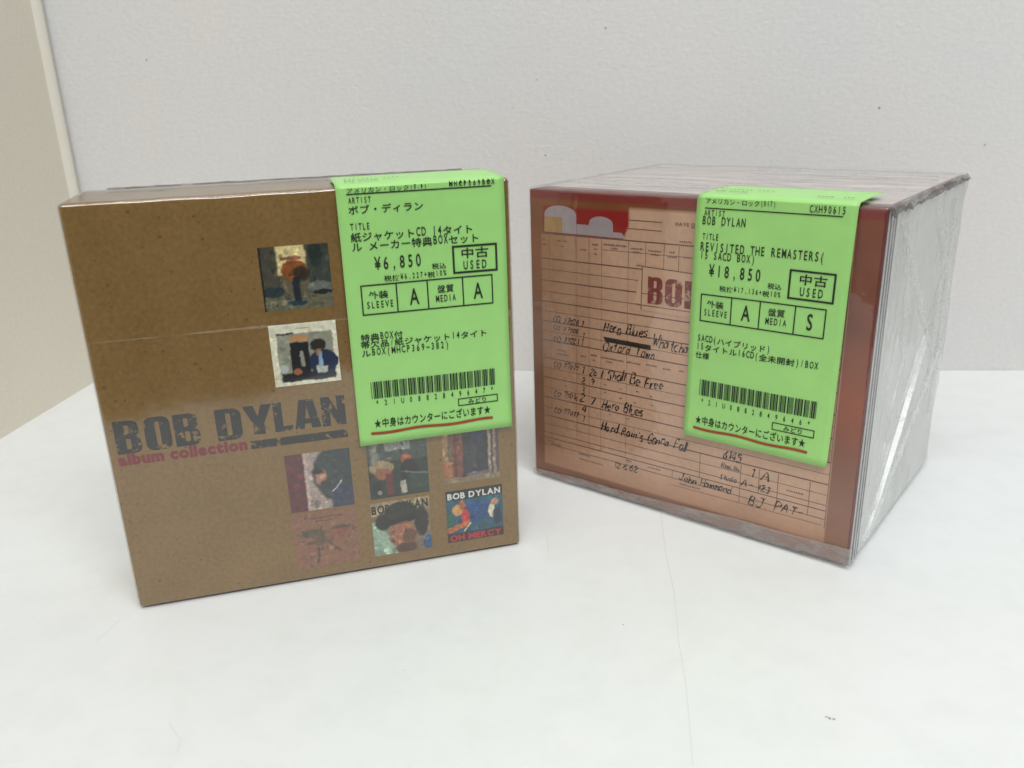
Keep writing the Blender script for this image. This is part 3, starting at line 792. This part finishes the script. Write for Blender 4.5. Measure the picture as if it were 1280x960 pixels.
# pasted title slip with BOB (the rest is under the sticker)
M_slip = m_flat('slip_paper', c_(210, 170, 144) + (1,), .55, .03, 60)
sl = MB(); sl.poly([G(5.47, 8.60, .012), G(9.0, 8.50, .012), G(9.0, 10.25, .012), G(5.50, 10.36, .012)])
sl.poly([G(5.16, 8.82, .010), G(5.46, 8.82, .010), G(5.46, 10.2, .010), G(5.40, 10.2, .010)])
slip = sl.build('title_slip', M_slip, pr)
bl = MB()
for ch, x0, x1 in (('B', 5.76, 6.42), ('O', 6.52, 7.25), ('B', 7.36, 8.05)):
    V, Fc, bb = condensed(ch)
    bl.add([G(x0 + (vx - bb[0]) / (bb[1] - bb[0]) * (x1 - x0), 8.90 + (vy - bb[2]) / (bb[3] - bb[2]) * 1.08, .02) for vx, vy in V], Fc)
ed = MB()
for a, b_ in (((5.475, 8.6), (5.50, 10.34)), ((5.16, 8.80), (5.46, 8.80)), ((5.50, 10.35), (9.0, 10.24))):
    dx, dz = b_[0] - a[0], b_[1] - a[1]; l = math.hypot(dx, dz); nx_, nz_ = -dz / l * .018, dx / l * .018
    ed.poly([G(a[0] - nx_, a[1] - nz_, .016), G(b_[0] - nx_, b_[1] - nz_, .016), G(b_[0] + nx_, b_[1] + nz_, .016), G(a[0] + nx_, a[1] + nz_, .016)])
for z in (9.27, 8.79):
    ed.poly([G(5.5, z - .017, .016), G(9, z - .017, .016), G(9, z + .017, .016), G(5.5, z + .017, .016)])
ed.build('slip_edge', M_rule, pr)
bl.build('title_lettering', M_bobred, b2)['label'] = 'oxide red BOB lettering'

# handwriting
ST = {'H':'09 00/59 50/04 55','e':'03 43 44 35 15 03 11 30 41','r':'05 00/03 25 35','o':'15 03 01 10 30 41 43 35 15','B':'00 09 39 48 46 35 05/35 53 51 40 00','l':'09 00','u':'05 01 10 30 41/45 40',
 's':'45 25 04 13 32 41 30 00','W':'09 20 36 50 79','h':'09 00/03 25 44 40','a':'44 25 03 01 20 41/45 41 50','t':'28 21 30 40/05 45','c':'45 25 03 01 20 40','x':'05 50/00 45','f':'49 38 20/05 45','d':'49 40/43 25 03 01 20 41',
 'T':'09 69/39 30','w':'05 10 25 40 55','n':'05 00/03 25 44 40','S':'58 39 18 06 35 42 40 20 01','b':'09 00/04 25 43 41 20 00','F':'59 09 00/05 45','R':'00 09 39 57 46 05/25 60','i':'05 00/08 18',"'":'09 17',
 'G':'58 39 18 04 02 20 40 53 33','A':'00 39 60/14 54','J':'59 52 40 10 02/29 79','m':'05 00/03 15 24 20/23 45 54 50','O':'39 06 03 20 50 63 67 39','1':'27 39 30','2':'07 29 47 35 00 50','7':'08 59 20','6':'49 15 02 20 40 43 25 04',
 '4':'39 03 53/49 40','5':'59 19 16 46 53 40 00','3':'09 49 25 43 41 20 00','8':'25 07 29 47 25 02 20 42 25','0':'29 06 03 20 43 46 29','9':'46 25 07 29 47 46 30','C':'58 29 05 02 20 51','P':'00 09 39 57 46 05','N':'00 09 50 59','.':'00 10','-':'04 44','"':'08 06/28 26','I':'09 00','/':'00 59','M':'00 09 33 69 60'}
nst = [0]
def hand(x, z, text, h, w, mbx, t=.05, slant=.26, dz=0.0):
    z0_ = z; h *= .92
    for ch in text:
        cw = w; z = z0_ + .025 * math.sin(x * 2.7 + z0_ * 5)
        if ch == ' ': x += w * .8; continue
        if ch in ST:
            jx, jz = rnd.uniform(-.05, .05) * h, rnd.uniform(-.09, .09) * h; sc = rnd.uniform(.84, 1.12)
            mxw = 0
            for stroke in ST[ch].split('/'):
                pts = [(int(p[0]) / 6, int(p[1]) / 9) for p in stroke.split()]
                mxw = max(mxw, max(p[0] for p in pts))
                # Catmull smoothing
                q = []
                for i in range(len(pts) - 1):
                    p0, p1, p2, p3 = pts[max(i-1, 0)], pts[i], pts[i+1], pts[min(i+2, len(pts)-1)]
                    for k in range(3):
                        s = k / 3
                        q.append(tuple(.5 * (2*p1[d] + (p2[d]-p0[d])*s + (2*p0[d]-5*p1[d]+4*p2[d]-p3[d])*s*s + (3*p1[d]-p0[d]-3*p2[d]+p3[d])*s**3) for d in (0, 1)))
                q.append(pts[-1]); nst[0] += 1; o = .006 + .0004 * (nst[0] % 9)
                W_ = [(x + jx + a * w * .92 * sc + b_ * h * slant, z + jz + b_ * h * sc) for a, b_ in q]
                L_, R_ = [], []
                for i, p in enumerate(W_):
                    a, b_ = W_[max(i-1, 0)], W_[min(i+1, len(W_)-1)]
                    dx, dy = b_[0]-a[0], b_[1]-a[1]; l = math.hypot(dx, dy) or 1
                    tt = t * (.85 + .45 * math.sin(i * .9 + nst[0])) / 2
                    L_.append((p[0] - dy/l*tt, p[1] + dx/l*tt)); R_.append((p[0] + dy/l*tt, p[1] - dx/l*tt))
                for i in range(len(W_) - 1):
                    mbx.poly([G(*R_[i], o), G(*R_[i+1], o), G(*L_[i+1], o), G(*L_[i], o)])
            cw = w * (.32 + mxw * .90)
        x += cw; z += dz * cw
rows = [
 ('Hero Blues', 3.70, 7.46, .50, .245, .055), ('Whatcha G', 6.02, 7.14, .48, .225, .055), ('Oxford Town', 3.66, 6.64, .46, .235, .052),
 ('I Shall Be Free', 3.62, 5.38, .46, .245, .055), ('Hero Blues', 3.68, 4.02, .46, .235, .055), ("Hard Rain's Gonna Fall", 3.64, 2.96, .48, .215, .055),
 ('CO 77008', 1.16, 7.50, .27, .165, .035), ('CO 77008', 1.16, 7.13, .22, .165, .030), ('CO 77021', 1.16, 6.62, .27, .165, .035), ('CO 77019', 1.16, 5.44, .28, .165, .035), ('CO 77016', 1.14, 4.07, .28, .165, .035), ('CO 77017', 1.14, 3.27, .28, .165, .035),
 ('1', 2.58, 7.42, .36, .2, .05), ('1', 2.60, 6.98, .36, .2, .04), ('1', 2.56, 6.62, .28, .2, .04), ('1', 2.60, 5.38, .36, .24, .05), ('2b', 3.02, 5.40, .36, .20, .05), ('2 9', 2.60, 4.94, .34, .25, .045), ('3', 2.60, 4.50, .32, .2, .04), ('2 7', 2.52, 4.05, .38, .28, .05), ('4', 2.62, 3.62, .34, .22, .045), ('1', 2.64, 3.18, .32, .2, .045),
 ('"', 3.75, 4.95, .2, .2, .045), ('"', 4.5, 4.93, .2, .2, .04), ('"', 5.3, 4.90, .2, .2, .04), ('"', 5.95, 4.85, .2, .2, .04), ('"', 3.75, 4.56, .2, .2, .045), ('"', 4.5, 4.5, .2, .2, .04), ('"', 5.2, 4.46, .2, .2, .04), ('"', 6.0, 4.46, .2, .2, .045), ('"', 1.7, 4.9, .18, .2, .03), ('"', 1.7, 4.5, .18, .2, .03), ('"', 4.0, 3.66, .2, .2, .035), ('"', 4.9, 3.66, .2, .2, .035),
 ('12.6.62', 4.25, 1.40, .30, .22, .045), ('6145', 9.28, 3.10, .34, .20, .055), ('Reel No.', 9.22, 2.66, .20, .125, .025), ('1 A', 10.4, 2.58, .38, .30, .055), ('Studio', 9.20, 2.18, .24, .135, .03), ('A-', 10.1, 2.10, .36, .24, .05), ('123', 10.74, 2.08, .28, .2, .05),
 ('John Hammond', 7.40, 1.62, .34, .195, .055), ('BJ. PAT-', 10.45, 1.42, .44, .27, .05)]
for txt, x, z, h, w, t in rows:
    q = MB(); hand(x, z, txt, h, w, q, t); q.build('handwriting', M_hand, pr)
q = MB()    # struck-out word
for k in range(4):
    z0 = 7.15 - k * .05; z1 = z0 + rnd.uniform(-.05, .05)
    q.poly([G(3.72 + k * .03, z0, .007 + k * .001), G(5.95, z1, .007 + k * .001), G(5.95, z1 + .05, .007 + k * .001), G(3.72 + k * .03, z0 + .05, .007 + k * .001)])
hand(4.6, 7.04, 'ht', .24, .2, q, .04); q.build('handwriting', M_hand, pr)

# spine side: pale card with the thin dark and pale edge lines near the front
sp = MB(); slab(sp, W2 + .002, 1.10, .01, W2 + .03, D2 - .1, H2 - .1); sp.build('spine_panel', M_sidecard, b2)
sp = MB(); slab(sp, .2, 1.1, H2 + .002, W2 - .2, D2 - .2, H2 + .02); sp.build('top_panel', M_toppanel, b2)
for y0, w, mm_ in ((.15, .12, M_line_l), (.28, .22, M_line_d), (.51, .10, M_line_l), (.62, .20, M_line_d), (.83, .08, M_line_l), (.92, .17, M_line_d)):
    s_ = MB(); slab(s_, W2 + .001, y0, .02, W2 + .025, y0 + w, H2 - .08); s_.build('spine_line', mm_, b2)

def d2(p, n):
    x, y, z = p
    d = .03 * noise.noise(Vector((x * .3, y * .3, z * .3 + 7)))
    if n.y < -.5:
        d += .025 * noise.noise(Vector((x * .5 + 3, 0, z * .25)))
    if n.z > .5:
        d += .05 * abs(noise.noise(Vector((x * .45, y * .8, 2.0)))) + .02 * noise.noise(Vector((x * .8, y * 1.6, 4.0)))
        d += .05 * math.exp(-((y - 5.5 - .25 * math.sin(x * .5)) / .15) ** 2)
    if n.x > .5:
        # creases fanning from the lower front corner and from the top front corner
        a1 = math.atan2(z, max(y, .01)); a2 = math.atan2(H2 - z, max(y, .01))
        rdg = lambda v, k: (1 - abs(noise.noise(v))) ** k
        d += .060 * rdg(Vector((a1 * 3.6, y * .07, 1)), 14) + .055 * rdg(Vector((a2 * 3, z * .06, 8)), 14)
        d += .025 * rdg(Vector((y * .9 + z * .25, z * .10, 3)), 8) + .05 * noise.noise(Vector((y * .22, z * .16, 3))) - .02
    return d
fm = rounded_box(W2, D2, H2, .18, .07, .16, d2, True)
fm.f = [f for f in fm.f if sum(fm.v[i][2] for i in f) / 4 > .02]
wrap2 = fm.build('plastic_wrap', M_film2, b2, True)
wrap2['label'] = 'loose crinkled clear film bag'
wrap2.data.materials.append(M_sidefilm)
for p in wrap2.data.polygons:
    if p.normal.x > .55 and p.center.y > .0125: p.material_index = 1
# film folded up over the lower front edge: a flap growing to the right
pa, pb = [], []
for i in range(61):
    x = -.05 + (W2 + .2) * i / 60
    pa.append((x, -.15 - .01 * math.sin(x), .03)); pb.append((x, -.13 - .02 * math.sin(x * 1.7), .26 + .036 * x + .03 * math.sin(x * .8)))
ribbon(pa, pb, 'bottom_fold', M_fold, wrap2, 4)
# crumpled corner fin from the front top corner to the back
pa, pb = [], []
for i in range(71):
    y = -.02 + 11.5 * i / 70
    e_ = .5 + .5 * noise.noise(Vector((y * 1.5, 0, 0)))
    wv = .12 * noise.noise(Vector((y * 2.5, 4, 0)))
    pa.append((W2 + .02 + wv * .6, y, H2 + .06)); pb.append((W2 + .16 + wv, y + .05, H2 - .10 - .30 * e_ * (1 - .55 * i / 70)))
ribbon(pa, pb, 'corner_fin', M_crumple, wrap2, 4)
for (y0, z0), (y1, z1), wd in (((1.3, 12.6), (9.4, 5.4), .10), ((1.5, .4), (7.6, 7.2), .12), ((1.8, .3), (10.6, 6.0), .08), ((2.0, 12.7), (4.2, 6.8), .07), ((9.6, 12.4), (10.3, 2.8), .12), ((6.3, 12.6), (10.7, 8.1), .08), ((8.4, 11.6), (9.0, 4.0), .07)):
    pa, pb = [], []
    for i in range(31):
        t = i / 30; y, z = y0 + (y1 - y0) * t, z0 + (z1 - z0) * t
        j = .18 * noise.noise(Vector((t * 4, y0 * 3, z0))); k = wd * math.sin(math.pi * t) ** .5
        pa.append((W2 + .07, y + j, z)); pb.append((W2 + .16 + k * .8, y + j + k, z + k * .4))
    ribbon(pa, pb, 'crease', M_crease, wrap2, 3)
# loose pleats of film along the back part of the top
for k, (yy, x0, x1, hh_) in enumerate(((10.6, 5.5, 14.0, .12), (8.6, 6.0, 13.9, .10), (5.4, .8, 13.5, .12), (2.3, .2, 7.0, .06))):
    pa, pb = [], []
    for i in range(81):
        s = i / 80; x = x0 + (x1 - x0) * s
        j1 = .3 * noise.noise(Vector((x * .5, k * 5.0, 1))); j2 = noise.noise(Vector((x * 1.4, k * 3.0, 6)))
        pa.append((x, yy + j1, H2 + .14)); pb.append((x, yy + .35 + j1 + j2 * .2, H2 + .14 + hh_ * math.sin(math.pi * s) ** .4 * (.7 + .4 * j2)))
    ribbon(pa, pb, 'pleat', M_fold if k % 2 else M_film2, wrap2, 3)

lines2 = [
 ('アメリカン・ロック(017)', .06, .52, .028, .020), ('CXH90615', .72, .935, .040, .026),
 ('ARTIST', .055, .20, .076, .021), ('BOB DYLAN', .045, .34, .110, .032),
 ('TITLE', .055, .17, .168, .024), ('REVISITED THE REMASTERS(', .045, .845, .212, .034), ('15 SACD BOX)', .045, .42, .243, .030),
 ('¥18,850', .11, .47, .310, .046), ('税込', .51, .60, .330, .021), ('税抜¥17,136+税10%', .195, .60, .362, .021),
 ('中古', .70, .88, .298, .038), ('USED', .71, .86, .345, .032),
 ('外装', .115, .235, .432, .028), ('SLEEVE', .095, .265, .470, .026), ('A', .335, .435, .470, .062), ('盤質', .53, .64, .432, .028), ('MEDIA', .515, .655, .470, .026), ('S', .745, .845, .470, .062),
 ('SACD(ハイブリッド)', .06, .57, .580, .027), ('15タイトル16CD(全未開封)/BOX', .055, .88, .615, .027), ('仕様', .055, .155, .650, .027),
 ('*21U0882849646*', .10, .885, .848, .022), ('みどり', .70, .83, .884, .020),
 ('★中身はカウンターにございます★', .085, .855, .934, .036),
 ('BOB DYLAN', .06, .28, -.05, .02), ('02250075 4007', .06, .42, -.10, .02), ('08908', .72, .82, -.04, .02), ('60A', .87, .94, -.04, .02),
]
price_sticker(b2, 7.79, 5.72, H2 + .02, 9.45, 2.6, -.018, .16, dict(lines=lines2, gx=(.07, .285, .475, .70, .89), gy=(.383, .497), used=(.64, .250, .925, .362), midori=(.625, .860, .90, .893), rule=.046, code='*21U0882849646*', uy=.957),
              'green price sticker reading 18,850 yen')
